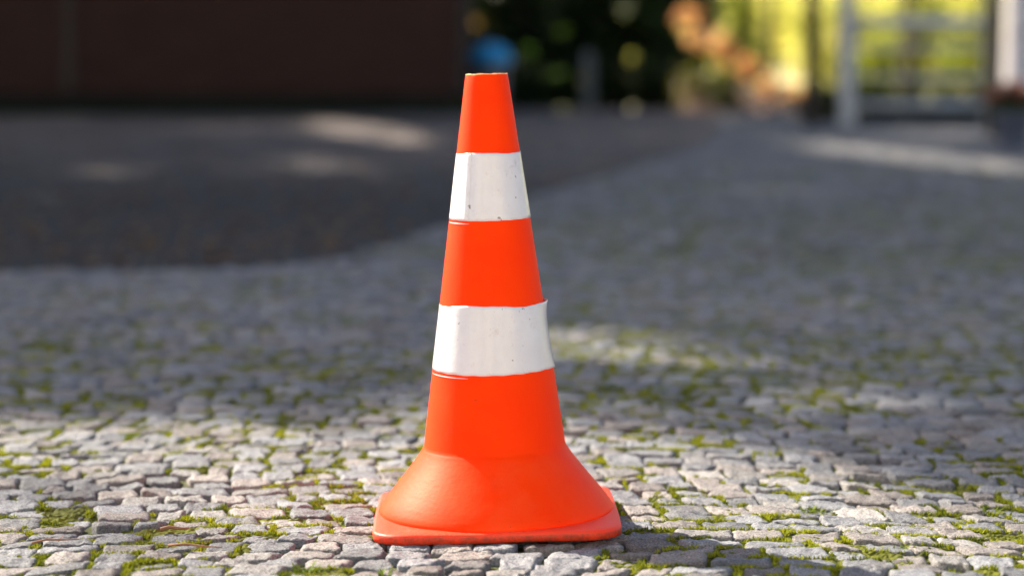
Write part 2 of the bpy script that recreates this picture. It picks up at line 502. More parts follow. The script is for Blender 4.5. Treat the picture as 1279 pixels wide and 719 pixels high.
def lit_prob(P):                                # chance that light must pass here
    gx, gy = shadow_pt(P)
    px, py = topx(gx, gy)
    e = np.interp(px, FE_X, FE_Y)
    L = np.clip((py - e) / 4 + .5, 0, 1)
    L[gy < 2.5] = 1
    for cx, cy, rx, ry, t, s in SPOTS:
        dx = px - cx; dy = (py - cy) - t * dx
        d = (dx / rx) ** 2 + (dy / ry) ** 2
        L = np.maximum(L, np.clip((1.25 - d) * 2, 0, 1) * s)
    d = ((px - 20) / 330) ** 2 + ((py - 670) / 85) ** 2                # thin, broken shade at the lower left
    L = np.where((gy < 3) & (gy > 1.5) & (d < 1), 1 - .14 * (1 - d) ** .5, L)
    L = np.where((gy > 24.5) & (gx > .066 * gy + .2), 1, L)         # the sunny bank behind, on the right
    for q in LIT3D:
        d = P - np.array(q); t = d @ np.array(SD)
        dist = np.linalg.norm(d - t[:, None] * np.array(SD), axis=1)
        L = np.where(dist < .20, 1, L)
    return np.clip(L, 0, 1)

def ray_clear(P):                               # leaves standing in the way of the few sunlit sprays
    ok = np.ones(len(P), bool)
    for q in LIT3D:
        d = P - np.array(q); t = d @ np.array(SD)
        dist = np.linalg.norm(d - t[:, None] * np.array(SD), axis=1)
        ok &= ~((dist < .17) & (t > .05))
    return ok
def leaves(n, cen, rad, size, base, hole=True, shell=.5, droop=.5, clumps=None, keepz=None):
    """leaf shaped faces gathered in clumps through an ellipsoid"""
    cen = np.array(cen, float); rad = np.array(rad, float)
    nc = clumps or max(8, n // 120)
    d = rng.normal(size=(nc, 3)); d /= np.linalg.norm(d, axis=1)[:, None]
    rr = rng.random((nc, 1)) ** (1 / 3) * (1 - shell) + shell * rng.random((nc, 1)) ** .25
    cc = d * rr * rad
    k = rng.integers(0, nc, n)
    P = cen + cc[k] + rng.normal(size=(n, 3)) * rad * .13
    if keepz is not None: P = P[P[:, 2] > keepz]
    kk = k[:len(P)]
    if hole == 'rays': P = P[ray_clear(P)]
    elif hole:
        lp = lit_prob(P); ok = rng.random(len(P)) > lp
        P = P[ok]
    n = len(P)
    a = rng.uniform(0, 2 * np.pi, n); tl = rng.normal(0, .5, n) - droop * .5
    D = np.stack([np.cos(a) * np.cos(tl), np.sin(a) * np.cos(tl), np.sin(tl)], -1)
    U = rng.normal(size=(n, 3)); Nn = np.cross(D, U); Nn /= np.linalg.norm(Nn, axis=1)[:, None]; B = np.cross(D, Nn)
    s = size * rng.uniform(.65, 1.3, (n, 1))
    v0 = P; v1 = P + D * s * .5 + B * s * .28 + Nn * s * .05; v2 = P + D * s; v3 = P + D * s * .5 - B * s * .28 + Nn * s * .05
    V = np.stack([v0, v1, v2, v3], 1).reshape(-1, 3)
    F = np.arange(4 * n).reshape(-1, 4)
    base = np.array(base)
    if base.ndim == 1: base = base[None]
    c = base[rng.integers(0, len(base), n)] * rng.uniform(.7, 1.3, (n, 1))
    return V, F, np.repeat(c, 4, 0)

def crown(parts, mat, parent, name='crown'):
    V, F, C = [], [], []; off = 0
    for v, f, c in parts:
        V.append(v); F.append(f + off); C.append(c); off += len(v)
    return npmesh(name, np.concatenate(V), np.concatenate(F), mat, parent, np.concatenate(C))

M_BARK = simple('bark', (.10, .075, .055), .9, .4, 5, .03)
def tree(x, y, h, r, zc, dens, label, base, mat=M_LEAF, size=.22, trunk_r=.2, group=None, z0=0, name='tree', hole=True):
    root = empty(name, (0, 0, 0))
    tag(root, label, 'tree', group)
    lean = random.uniform(-.3, .3)
    mb = MB()
    mb.tube([(x, y, z0 - .1), (x + lean * .1, y, z0 + h * .2), (x + lean * .4, y + .1, z0 + h * .5), (x + lean * .6, y, z0 + h * .9)],
            [trunk_r * 1.25, trunk_r, trunk_r * .7, trunk_r * .15], 14)
    for i in range(9):
        t = .35 + .06 * i; a = i * 2.4 + random.random()
        p = Vector((x + lean * .4, y, z0 + h * t)); L = r * .8 * (1.1 - .06 * i)
        mb.tube([p, p + Vector((math.cos(a) * L * .5, math.sin(a) * L * .5, L * .25)), p + Vector((math.cos(a) * L, math.sin(a) * L, L * .65))],
                [trunk_r * .4, trunk_r * .25, .02], 7)
    mb.build('trunk', M_BARK, root, True)
    hz = (h - zc) / 2 
    crown([leaves(dens, (x, y, z0 + zc + hz), (r, r, hz), size, base, hole=hole)], mat, root)
    return root

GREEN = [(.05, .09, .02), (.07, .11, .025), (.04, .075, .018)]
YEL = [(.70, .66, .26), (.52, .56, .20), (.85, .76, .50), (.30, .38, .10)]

# the tall trees left of and behind the shed whose shade falls over the yard
shade = [(-7.2, 12.5, 15, 4.6, 4.5), (-12, 13.5, 16, 5, 4), (-8.6, 19, 16, 5, 5), (-13.5, 21, 17, 5.2, 4), (-5.2, 29.0, 16, 5, 5),
         (-10.5, 28.5, 17, 5.2, 4.5), (-1.6, 35, 15, 4.4, 5.5), (-15, 30, 17, 5, 4), (-7.5, 36.5, 17, 5.4, 4)]
for i, (x, y, h, r, zc) in enumerate(shade):
    where = ['nearest tree left of the yard, out of the picture', 'tree standing behind the nearest left one, out of the picture', 'tree between the nearest tree and the shed, out of the picture',
             'tall tree far left of the shed front, out of the picture', 'tall tree just behind the shed near its right end, crown out of the picture', 'tall tree behind the middle of the shed, out of the picture',
             'tall tree behind the dark shrubs right of the shed', 'tall tree behind the left end of the shed, out of the picture', 'tall tree in the second row behind the shed, out of the picture'][i]
    tree(x, y, h, r, zc, 26000, where, GREEN, size=.21, trunk_r=.12, group='tall trees shading the yard')

# ------------------------------------------------------------------ shed
def mat_boards():
    m, n, b = newmat('brown_boards'); v = vec(n)
    mp = N(n, 'ShaderNodeMapping'); mp.inputs['Scale'].default_value = (.6, 1, 9)
    n.links.new(v, mp.inputs[0])
    nz = noise(n, mp.outputs[0], 3, 6, .65)
    c = ramp(n, nz.outputs[0], [(.3, (.055, .026, .017)), (.6, (.095, .044, .028)), (.8, (.15, .075, .045))]).outputs[0]
    n.links.new(c, b.inputs['Base Color']); b.inputs['Roughness'].default_value = .75
    b.inputs['Specular IOR Level'].default_value = .2
    n.links.new(bump(n, nz.outputs[0], .004), b.inputs['Normal'])
    return m
M_BRD = mat_boards()
M_ROOF = simple('roof_felt', (.05, .045, .045), .85, .3, 6, .004)
M_TRIM = simple('dark_trim', (.045, .03, .022), .6, .25, 6)
M_CONC = simple('concrete', (.06, .058, .055), .9, .25, 6)
def shed():
    xl, xr, yf, yb, h = -9.5, at(578, 140, 25.6)[0], 25.6, 28.2, 2.7
    root = empty('shed', ((xl + xr) / 2, yf, 0)); root_off = Vector(root.location)
    tag(root, 'dark brown shed clad with horizontal boards at the far side of the asphalt', 'shed')
    inv = Matrix.Translation(-root_off)
    def put(mb, name, mat, par=root):
        mb.v = [tuple(Vector(v) - root_off) for v in mb.v]; return mb.build(name, mat, par)
    m = MB(); z = .22
    while z < h - .02:                          # overlapping boards on the front and the right side
        m.box(((xl + xr) / 2, yf - .015, z + .07), (xr - xl - .1, .03, .14), .006, Matrix.Rotation(R(-6), 3, 'X'))
        m.box((xr + .015, (yf + yb) / 2, z + .07), (.03, yb - yf - .1, .14), .006, Matrix.Rotation(R(6), 3, 'Y'))
        z += .125
    m.box(((xl + xr) / 2, (yf + yb) / 2, h / 2 + .1), (xr - xl - .04, yb - yf - .04, h - .2))
    put(m, 'wall', M_BRD)
    for cx_, cy_ in ((xr, yf), (xr, yb), (xl, yf)):
        m = MB(); m.box((cx_, cy_, h / 2 + .1), (.12, .12, h - .18), .01); put(m, 'corner_post', M_TRIM)
    m = MB(); m.box((at(86, 0, yf)[0], yf - .055, h / 2 + .12), (.11, .05, h - .25), .01); put(m, 'batten', simple('worn_batten', (.085, .055, .038), .6))
    m = MB(); m.box(((xl + xr) / 2, (yf + yb) / 2 + .12, .06), (xr - xl - .3, yb - yf - .3, .3)); put(m, 'plinth', M_CONC)
    m = MB()
    m.add([(xl - .3, yf - .4, h), (xr + .3, yf - .4, h), (xr + .3, yb + .4, h + .5), (xl - .3, yb + .4, h + .5),
           (xl - .3, yf - .4, h + .09), (xr + .3, yf - .4, h + .09), (xr + .3, yb + .4, h + .59), (xl - .3, yb + .4, h + .59)],
          [(0, 3, 2, 1), (4, 5, 6, 7), (0, 1, 5, 4), (1, 2, 6, 5), (2, 3, 7, 6), (3, 0, 4, 7)])
    put(m, 'roof', M_ROOF)
shed()
# grass edge along the foot of the shed
def shed_grass():
    n = 9000
    x = rng.uniform(-9.4, -.5, n); y = 25.45 + rng.normal(0, .06, n); h = rng.uniform(.03, .12, n)
    a = rng.uniform(0, 6.28, n); w = .008
    V = np.stack([np.stack([x - w, y, x * 0 - .01], -1), np.stack([x + w, y, x * 0 - .01], -1), np.stack([x + np.cos(a) * h * .4, y + np.sin(a) * h * .4, h], -1)], 1).reshape(-1, 3)
    c = np.repeat(np.array([[.04, .06, .015]]) * rng.uniform(.6, 1.4, (n, 1)), 3, 0)
    tag(npmesh('grass', V, np.arange(3 * n).reshape(-1, 3), M_LEAF, col=c), 'thin fringe of grass along the foot of the brown shed', 'grass', kind='stuff')
shed_grass()

# ------------------------------------------------------------------ pale building added behind the camera, bouncing sun onto the cone
def reflector_house():
    root = empty('reflector_house', (0, -5, 0)); tag(root, 'unseen pale plastered building added behind the camera to bounce sunlight', 'reflector_house')
    plaster = simple('pale_plaster', (.80, .76, .70), .9, .04, 6, .003); glass, n, b = newmat('window_glass')
    b.inputs['Base Color'].default_value = (.03, .035, .04, 1); b.inputs['Roughness'].default_value = .08
    wf = simple('white_frame', (.75, .75, .73), .5, .05)
    m = MB(); m.box((0, -3.2, 2.6), (15, 6.4, 5.4)); m.build('wall', plaster, root)
    m = MB(); m.add([(-8, .5, 5.3), (8, .5, 5.3), (8, -6.9, 5.3), (-8, -6.9, 5.3), (-8, -3.2, 8), (8, -3.2, 8)], [(0, 1, 5, 4), (2, 3, 4, 5), (0, 4, 3), (1, 2, 5), (0, 3, 2, 1)]); m.build('roof', simple('roof_tile', (.22, .09, .06), .8), root)
    for x in (-5.6, -2.9, 3.2, 5.9):
        for z in (1.5, 4.0):
            m = MB()
            for dx, dz, w, h in ((0, .62, 1.1, .07), (0, -.62, 1.1, .07), (-.52, 0, .07, 1.17), (.52, 0, .07, 1.17), (0, 0, .05, 1.17)): m.box((x + dx, .03, z + dz), (w, .08, h), .005)
            f = m.build('window', wf, root)
            m = MB(); m.box((x, .012, z), (.98, .03, 1.18)); m.build('pane', glass, f)
            m = MB(); m.box((x, .08, z - .69), (1.3, .2, .05), .01); m.build('sill', wf, f)
    m = MB(); m.box((.6, .03, 1.05), (.95, .06, 2.1), .01); d = m.build('door', simple('door_paint', (.12, .2, .16), .5, .1), root)
    m = MB(); m.tube([(.95, .07, 1.05), (.95, .12, 1.05), (.83, .12, 1.05)], .012); m.build('handle', wf, d, True)
reflector_house()

# ------------------------------------------------------------------ bin with a blue lid, behind the cone's tip
def lathe(prof, n=48, close=False):
    vs = []; fs = []
    for r_, z in prof:
        for k in range(n):
            t = 2 * math.pi * k / n; vs.append((r_ * math.cos(t), r_ * math.sin(t), z))
    for i in range(len(prof) - 1):
        for k in range(n):
            fs.append((i * n + k, i * n + (k + 1) % n, (i + 1) * n + (k + 1) % n, (i + 1) * n + k))
    if close:
        fs.append(tuple(range(n - 1, -1, -1))); fs.append(tuple((len(prof) - 1) * n + k for k in range(n)))
    return vs, fs
def barrel():
    p = at(612, 60, 27.5)
    root = empty('waste_bin', (p[0], 27.5, -.05)); tag(root, 'grey bin with a bright blue lid behind the tip of the cone', 'bin')
    m = MB(); m.add(*lathe([(.17, 0), (.175, .02), (.2, .3), (.22, .57), (.235, .57), (.235, .6), (.21, .6)], 36, True)); m.build('body', simple('grey_plastic', (.30, .27, .28), .5, .1), root, True)
    m = MB(); m.add(*lathe([(.215, .6), (.25, .6), (.26, .64), (.25, .72), (.20, .80), (.08, .835), (.01, .84)], 36, True)); lid = m.build('lid', simple('blue_plastic', (.02, .46, .85), .35, .08), root, True)
    m = MB(); m.tube([(-.06, 0, .82), (-.05, 0, .87), (.05, 0, .87), (.06, 0, .82)], .012); m.build('handle', simple('blue_handle', (.01, .2, .6), .4, .08), lid, True)
barrel()

# ------------------------------------------------------------------ dark shrubs in the middle
def shrub(px, Y, r, h, n, label, base, mat, size=.08, group=None, z0=-.05, hole='rays', name='shrub', low=.0):
    x = (px - 639.5) * Y / FPX
    root = empty(name, (0, 0, 0)); tag(root, label, 'shrub', group)
    m = MB()
    for i in range(7):
        a = i * .9 + random.random(); q = Vector((x, Y, z0))
        m.tube([q, q + Vector((math.cos(a) * r * .3, math.sin(a) * r * .3, h * .4)), q + Vector((math.cos(a) * r * .7, math.sin(a) * r * .7, h * .85))], [.03, .02, .006], 6)
    m.build('stem', M_BARK, root, True)
    crown([leaves(n, (x, Y, z0 + h / 2 + low), (r, r, h / 2), size, base, hole=hole, shell=.35, clumps=70, keepz=z0)], mat, root, 'foliage')
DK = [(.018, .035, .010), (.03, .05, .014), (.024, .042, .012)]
g1 = 'dark shrubs right of the shed'
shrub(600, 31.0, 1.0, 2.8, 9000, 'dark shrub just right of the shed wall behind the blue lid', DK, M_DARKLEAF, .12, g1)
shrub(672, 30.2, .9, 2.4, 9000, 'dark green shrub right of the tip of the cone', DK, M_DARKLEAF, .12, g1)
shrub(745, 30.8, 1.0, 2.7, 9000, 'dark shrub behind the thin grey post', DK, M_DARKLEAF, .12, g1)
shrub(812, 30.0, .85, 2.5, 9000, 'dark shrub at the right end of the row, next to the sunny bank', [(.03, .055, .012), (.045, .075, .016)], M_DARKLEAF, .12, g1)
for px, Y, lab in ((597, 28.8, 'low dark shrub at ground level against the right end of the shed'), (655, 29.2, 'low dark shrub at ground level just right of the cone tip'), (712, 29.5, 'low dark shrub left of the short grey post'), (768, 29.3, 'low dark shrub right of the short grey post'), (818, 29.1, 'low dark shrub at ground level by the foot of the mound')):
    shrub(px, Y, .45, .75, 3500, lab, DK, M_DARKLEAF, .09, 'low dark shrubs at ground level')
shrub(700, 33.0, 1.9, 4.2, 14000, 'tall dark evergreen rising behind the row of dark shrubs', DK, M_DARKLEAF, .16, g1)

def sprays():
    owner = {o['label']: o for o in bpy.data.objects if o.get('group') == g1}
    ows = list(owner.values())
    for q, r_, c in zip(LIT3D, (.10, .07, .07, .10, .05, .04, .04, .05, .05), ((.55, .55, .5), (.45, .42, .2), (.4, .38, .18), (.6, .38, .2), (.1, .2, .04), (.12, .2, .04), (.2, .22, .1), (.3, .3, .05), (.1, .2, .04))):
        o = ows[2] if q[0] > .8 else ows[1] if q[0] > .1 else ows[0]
        V, F, C = leaves(70, q, (r_ * 2.6,) * 3, .06, c, hole=False, clumps=1, shell=0)  # pale leaf colours imitate bright glints of sun in the shrubs
        npmesh('pale_glint_spray', V, F, M_LEAF, o, C)
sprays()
def post(px, py_b, Y, w, h, mat, label, name='post', z0=-.02, rnd=False, cat='post'):
    p = at(px, py_b, Y); m = MB()
    if rnd: m.tube([(0, 0, 0), (0, 0, h * .5), (0, 0, h)], [w / 2 * 1.05, w / 2, w / 2 * .97], 16)
    else:
        m.box((0, 0, h / 2), (w, w, h), .008)
        m.add([(-w * .55, -w * .55, h), (w * .55, -w * .55, h), (w * .55, w * .55, h), (-w * .55, w * .55, h), (0, 0, h + w * .4)], [(0, 1, 4), (1, 2, 4), (2, 3, 4), (3, 0, 4), (0, 3, 2, 1)])
    o = m.build(name, mat, None, rnd); o.location = (p[0], Y, z0)
    tag(o, label, cat); return o
M_GREYP = simple('weathered_post', (.16, .16, .145), .8)
post(735, 135, 27.0, .14, .68, M_GREYP, 'short grey post in front of the dark shrubs', 'bollard', cat='bollard')

# ------------------------------------------------------------------ sunny bank on the right
g2 = 'sunlit bushes on the bank at the right'
bz = lambda y: -.05 + (lambda t: t * t * (3 - 2 * t) * 6)(min(max((y - 33) / 34, 0), 1))
spec = [(900, 38, 1.1, 1.9, 'yellow green bush at the left end of the sunny bank'),
        (972, 41, .55, 2.3, 'pale yellow bush on the bank left of the dark post'),
        (1035, 39, 1.3, 1.9, 'bright bush seen between the dark post and the grey gate post'),
        (1110, 42, 1.6, 2.4, 'bright yellow bush behind the left half of the gate'),
        (1190, 40, 1.4, 2.0, 'golden green bush behind the right half of the gate'),
        (1275, 41, 1.6, 2.4, 'sunlit bush behind the birch trunk'),
        (1380, 40, 1.6, 2.4, 'sunlit bush right of the picture')]
for px, Y, r, h, lab in spec:
    shrub(px, Y, r, h, 3000, lab, [(.85, .78, .42), (.8, .66, .40), (.6, .6, .15)] if 'pale' in lab else YEL, M_BRIGHT, .14, g2, bz(Y) - .1)  # cream leaves of the pale bush imitate a bright sunlit patch
# leaning log with reddish bark
for px, Y, r, h, lab in ((925, 37, .26, 2.2, 'slim green bush in the middle of the bank'), (1092, 37.0, .5, 1.1, 'low green bush behind the lower rails of the gate'), (1150, 38, .45, 2.6, 'upright dark green bush behind the middle of the gate'), (1208, 37, .5, 1.3, 'low dark green bush behind the right end of the gate')):
    shrub(px, Y, r, h, 800, lab, [(.14, .19, .03), (.26, .30, .06), (.55, .52, .14)], M_LEAF, .13, 'green bushes among the sunlit ones', bz(Y) - .1)
for px, Y, w, lab in ((962, 34.0, .07, 'slim dark trunk on the bank left of the pale bush'), (1132, 35.5, .09, 'slim dark trunk behind the middle of the gate')):
    tree((px - 639.5) * Y / FPX, Y, 6, 1.3, 3.2, 1500, lab, YEL, size=.15, trunk_r=w, group='slim trees on the bank', z0=bz(Y), hole=False)
def dead_branch():
    a = Vector(at(850, 22, 27.5)); b = Vector(at(1000, 134, 25.5))
    root = empty('dead_branch', tuple(b)); tag(root, 'fallen branch with dry reddish leaves slanting down from the dark shrubs to the ground', 'branch')
    m = MB(); pts = [a.lerp(b, t) - b + Vector((0, 0, .04 * math.sin(7 * t))) for t in np.linspace(0, 1, 9)]
    m.tube(pts, [.015, .02, .03, .035, .04, .045, .05, .055, .06], 10)
    for k in (1, 3, 4, 6): m.tube([pts[k], pts[k] + Vector((.1, -.1, .12)), pts[k] + Vector((.15, -.15, .28))], [.02, .012, .004], 7)
    m.build('stem', M_BARK, root, True)
    P = []
    for t in np.linspace(.02, .98, 17):
        c = a.lerp(b, t) - b + Vector((rng.normal(0, .05), rng.normal(0, .1), rng.normal(.02, .06)))
        r_ = rng.uniform(.08, .16)
        pal = [[(.85, .60, .46), (.8, .62, .5)], [(.6, .30, .18), (.66, .36, .22)], [(.85, .70, .45), (.7, .55, .3)], [(.5, .26, .16), (.7, .4, .28)]][rng.integers(0, 4)]
        P.append(leaves(130, tuple(c), (r_ * 1.2, r_, r_ * .85), .07, pal, hole=False, clumps=6))
    crown(P, M_BRIGHT, root, 'leaves')
dead_branch()
shrub(905, 26.6, .22, .55, 500, 'small green bush in front of the middle of the fallen branch', [(.05, .08, .015), (.12, .13, .03)], M_LEAF, .07, None, -.05)
shrub(868, 27.0, .25, .6, 500, 'small olive bush in front of the upper end of the fallen branch', [(.05, .07, .015), (.2, .16, .03)], M_LEAF, .07, None, -.05)
# low brown bank of earth under the log
def earth():
    xs = np.linspace(0, 1, 50); ys = np.linspace(0, 1, 24); U, V_ = np.meshgrid(xs, ys)
    X = 2.0 + U * 1.9; Y = 26.2 + V_ * 3.4
    Z = -.06 + (.62 * (1 - U) ** 1.2 + .05) * np.sin(np.pi * np.clip(V_, 0, 1)) * np.sin(np.pi * np.clip(U * .93 + .07, 0, 1)) ** .5 + (vnoise(X, Y, 4, 1) - .5) * .12
    Z[0, :] = -.1; Z[-1, :] = -.1; Z[:, 0] = -.1; Z[:, -1] = -.1
    nx = len(xs); i = np.arange((len(ys) - 1) * nx).reshape(-1, nx)[:, :-1].ravel()
    tag(npmesh('earth_mound', np.stack([X, Y, Z], -1).reshape(-1, 3), np.stack([i, i + 1, i + 1 + nx, i + nx], -1), simple('brown_earth', (.13, .075, .045), .95, .4, 3, .05), smooth=True),
        'low mound of brown earth under the fallen branch', 'earth', kind='structure')
earth()

# ------------------------------------------------------------------ gate and posts
M_GALV = simple('galvanised', (.74, .74, .70), .45, .12, 10, .0005)
M_DARKW = simple('dark_wood', (.035, .028, .022), .8, .3, 8)
YG = 20.0
post(1014, 150, YG - .4, .12, 2.2, M_DARKW, 'tall dark wooden post left of the metal gate', 'wooden_post')
def gate():
    x0 = at(1058, 0, YG)[0]; x1 = at(1236, 0, YG)[0]
    root = empty('metal_gate', (x0, YG, 0)); tag(root, 'pale grey metal gate with horizontal rails between two posts', 'gate')
    L = x1 - x0
    for xx in (0, L):
        m = MB(); m.box((xx, 0, .9), (.13 if xx == 0 else .09, .12, 1.85), .012); m.box((xx, 0, 1.84), (.16, .15, .03), .008); m.build('gate_post', M_GALV, root)
    for z, r_ in ((.90, .055), (.68, .02), (.42, .02), (.18, .035)):
        m = MB(); m.tube([(.075, 0, z), (L - .055, 0, z)], r_, 12); m.build('rail', M_GALV, root, True)
    for z in (.3, .8):
        m = MB(); m.box((.085, -.045, z), (.06, .02, .05), .004); m.build('hinge', M_DARKW, root)
gate()
# clipped hedge low behind the gate
def hedge():
    x0 = at(1030, 0, 21.5)[0]; x1 = at(1330, 0, 21.5)[0]
    root = empty('hedge', (0, 0, 0)); tag(root, 'low dark green hedge behind the foot of the gate', 'hedge')
    P = [leaves(1800, (x, 21.5, .12), (.28, .22, .18), .06, DK, hole=False, clumps=30, keepz=-.05) for x in np.linspace(x0, x1, 7)]
    crown(P, M_DARKLEAF, root, 'foliage')
    for x in np.linspace(x0, x1, 9):
        m = MB(); m.tube([(x, 21.5, -.06), (x + .03, 21.5, .2)], [.015, .006], 6); m.build('stem', M_BARK, root, True)
hedge()

# birch trunk at the right edge
def mat_birch():
    m, n, b = newmat('birch_bark'); v = vec(n)
    mp = N(n, 'ShaderNodeMapping'); mp.inputs['Scale'].default_value = (1, 1, 5); n.links.new(v, mp.inputs[0])
    nz = noise(n, mp.outputs[0], 3.5, 5, .7)
    c = ramp(n, nz.outputs[0], [(.33, (.06, .05, .045)), (.42, (.80, .74, .72)), (.8, (.92, .87, .86))]).outputs[0]
    n.links.new(c, b.inputs['Base Color']); b.inputs['Roughness'].default_value = .6; return m
def birch():
    Y = 16.5; x = at(1276, 0, Y)[0]
    root = empty('birch_tree', (x, Y, 0)); tag(root, 'white birch trunk at the right edge behind the flower pot', 'tree')
    m = MB(); m.tube([(0, 0, -.1), (0, 0, .4), (.02, 0, 1.5), (.1, 0, 4), (.2, .1, 7.5)], [.17, .14, .125, .1, .03], 24)
    for i in range(6):
        a = i * 2.4; z = 3.2 + i * .6
        m.tube([(.08, 0, z), (.08 + math.cos(a) * .7, math.sin(a) * .7, z + .7), (.08 + math.cos(a) * 1.3, math.sin(a) * 1.3, z + .9)], [.035, .02, .008], 7)
    m.build('trunk', mat_birch(), root, True)
    V, F, C = leaves(5200, (x + .1, Y, 5.6), (1.7, 1.7, 2.5), .11, [(.14, .17, .03), (.2, .2, .04)], hole=False)
    crown([(V - np.array([x, Y, 0]), F, C)], M_LEAF, root)
birch()
post(1241, 160, 17.2, .11, 2.1, M_DARKW, 'dark wooden post beside the white birch trunk', 'wooden_post')

def flower_pot():
    Y = 14.3; x = at(1266, 0, Y)[0]
    root = empty('flower_pot', (x, Y, -.01)); tag(root, 'blue grey flower pot with pink blossoms at the foot of the birch', 'flower pot')
    m = MB(); m.add(*lathe([(.085, 0), (.09, .01), (.12, .2), (.135, .2), (.137, .235), (.12, .235), (.115, .2), (.02, .2)], 36, True)); m.build('pot', simple('glazed_pot', (.17, .19, .25), .35, .12), root, True)
    V, F, C = leaves(900, (0, 0, .29), (.15, .15, .08), .045, GREEN, hole=False, clumps=30); npmesh('foliage', V, F, M_LEAF, root, C)
    V, F, C = leaves(900, (0, 0, .36), (.16, .16, .06), .04, [(.42, .16, .17), (.5, .28, .27), (.3, .08, .1)], hole=False, clumps=26); npmesh('blossom', V, F, M_LEAF, root, C)
flower_pot()

# fallen leaves: on the asphalt and by the bank (nobody could count them)
def litter():
    n = 3600
    px = rng.uniform(-60, 900, n); py = 140 + rng.random(n) ** 1.3 * 195
    Y = FPX * CAMH / (py - HOR); X = (px - 639.5) * Y / FPX
    ok = is_asphalt(X, Y) & (Y < 25) & (vnoise(X, Y, .9, 2) > .33); X, Y = X[ok], Y[ok]
    X2 = rng.uniform(1.6, 6, 500); Y2 = rng.uniform(16, 30, 500); X = np.concatenate([X, X2]); Y = np.concatenate([Y, Y2]); n = len(X)
    a = rng.uniform(0, 6.28, n); s = rng.uniform(.018, .05, n)
    cu, su = np.cos(a), np.sin(a); z = .006 + rng.random(n) * .006
    v0 = np.stack([X, Y, z], -1); v1 = np.stack([X + cu * s * .5 - su * s * .3, Y + su * s * .5 + cu * s * .3, z + s * .2], -1)
    v2 = np.stack([X + cu * s, Y + su * s, z + s * .05], -1); v3 = np.stack([X + cu * s * .5 + su * s * .3, Y + su * s * .5 - cu * s * .3, z + s * .12], -1)
    V = np.stack([v0, v1, v2, v3], 1).reshape(-1, 3)
    pal = np.array([(.20, .11, .05), (.28, .16, .07), (.14, .08, .04), (.3, .22, .1)])
    c = np.repeat(pal[rng.integers(0, 4, n)], 4, 0)
    tag(npmesh('fallen_leaves', V, np.arange(4 * n).reshape(-1, 4), M_DRYLEAF, col=c), 'small dry brown leaves scattered over the asphalt', 'leaves', kind='stuff')
litter()

# ------------------------------------------------------------------ the traffic cone
def mat_orange():
    m, n, b = newmat('orange_plastic'); v = vec(n)
    sep = N(n, 'ShaderNodeSeparateXYZ'); n.links.new(v, sep.inputs[0])
    z = sep.outputs[2]
    big = noise(n, v, 14, 5, .65)
    c = ramp(n, big.outputs[0], [(.3, (1.28, .043, .0)), (.7, (1.34, .060, .0))]).outputs[0]
    # chalky scuffing on the lower, flared part
    mr = N(n, 'ShaderNodeMapRange'); mr.inputs[1].default_value = .082; mr.inputs[2].default_value = .074
    n.links.new(z, mr.inputs[0])
    sc = noise(n, v, 26, 8, .7)
    scr = ramp(n, sc.outputs[0], [(.42, (.02,) * 3), (.7, (.20,) * 3)])
    f = N(n, 'ShaderNodeMath', operation='MULTIPLY'); n.links.new(mr.outputs[0], f.inputs[0]); n.links.new(scr.outputs[0], f.inputs[1])
    c = mix(n, f.outputs[0], c, (.98, .17, .06))
    # dirt specks
    sp = noise(n, v, 150, 2, .5)
    c = mix(n, ramp(n, sp.outputs[0], [(.735, (0,) * 3), (.76, (.55,) * 3)]).outputs[0], c, (.25, .05, .02))
    # grey rubs and dust, drawn out along the wall
    mq = N(n, 'ShaderNodeMapping'); mq.inputs['Scale'].default_value = (1, 1, .35); n.links.new(v, mq.inputs[0])
    gr = noise(n, mq.outputs[0], 34, 9, .78)
    c = mix(n, ramp(n, gr.outputs[0], [(.60, (0,) * 3), (.74, (.30,) * 3)]).outputs[0], c, (.42, .10, .06))
    # pale worn rim at the tip
    mt = N(n, 'ShaderNodeMapRange'); mt.inputs[1].default_value = .4952; mt.inputs[2].default_value = .4964
    n.links.new(z, mt.inputs[0]); c = mix(n, mt.outputs[0], c, (.85, .42, .16))
    n.links.new(c, b.inputs['Base Color'])
    rr = N(n, 'ShaderNodeMapRange'); rr.inputs[1].default_value = .07; rr.inputs[2].default_value = .09; rr.inputs[3].default_value = .50; rr.inputs[4].default_value = .52
    n.links.new(z, rr.inputs[0]); n.links.new(rr.outputs[0], b.inputs['Roughness'])
    b.inputs['Specular IOR Level'].default_value = .2
    b.inputs['Specular Tint'].default_value = (1, .55, .3, 1)
    b.inputs['Subsurface Weight'].default_value = 0
    b.inputs['Subsurface Radius'].default_value = (.012, .003, .001)
    b.inputs['Subsurface Scale'].default_value = 1.0
    mpz = N(n, 'ShaderNodeMapping'); mpz.inputs['Scale'].default_value = (1, 1, 6); n.links.new(v, mpz.inputs[0])
    b1 = bump(n, noise(n, mpz.outputs[0], 30, 2).outputs[0], .00012)
    n.links.new(bump(n, noise(n, v, 220, 4, .6).outputs[0], .00018, 1, b1), b.inputs['Normal'])
    return m
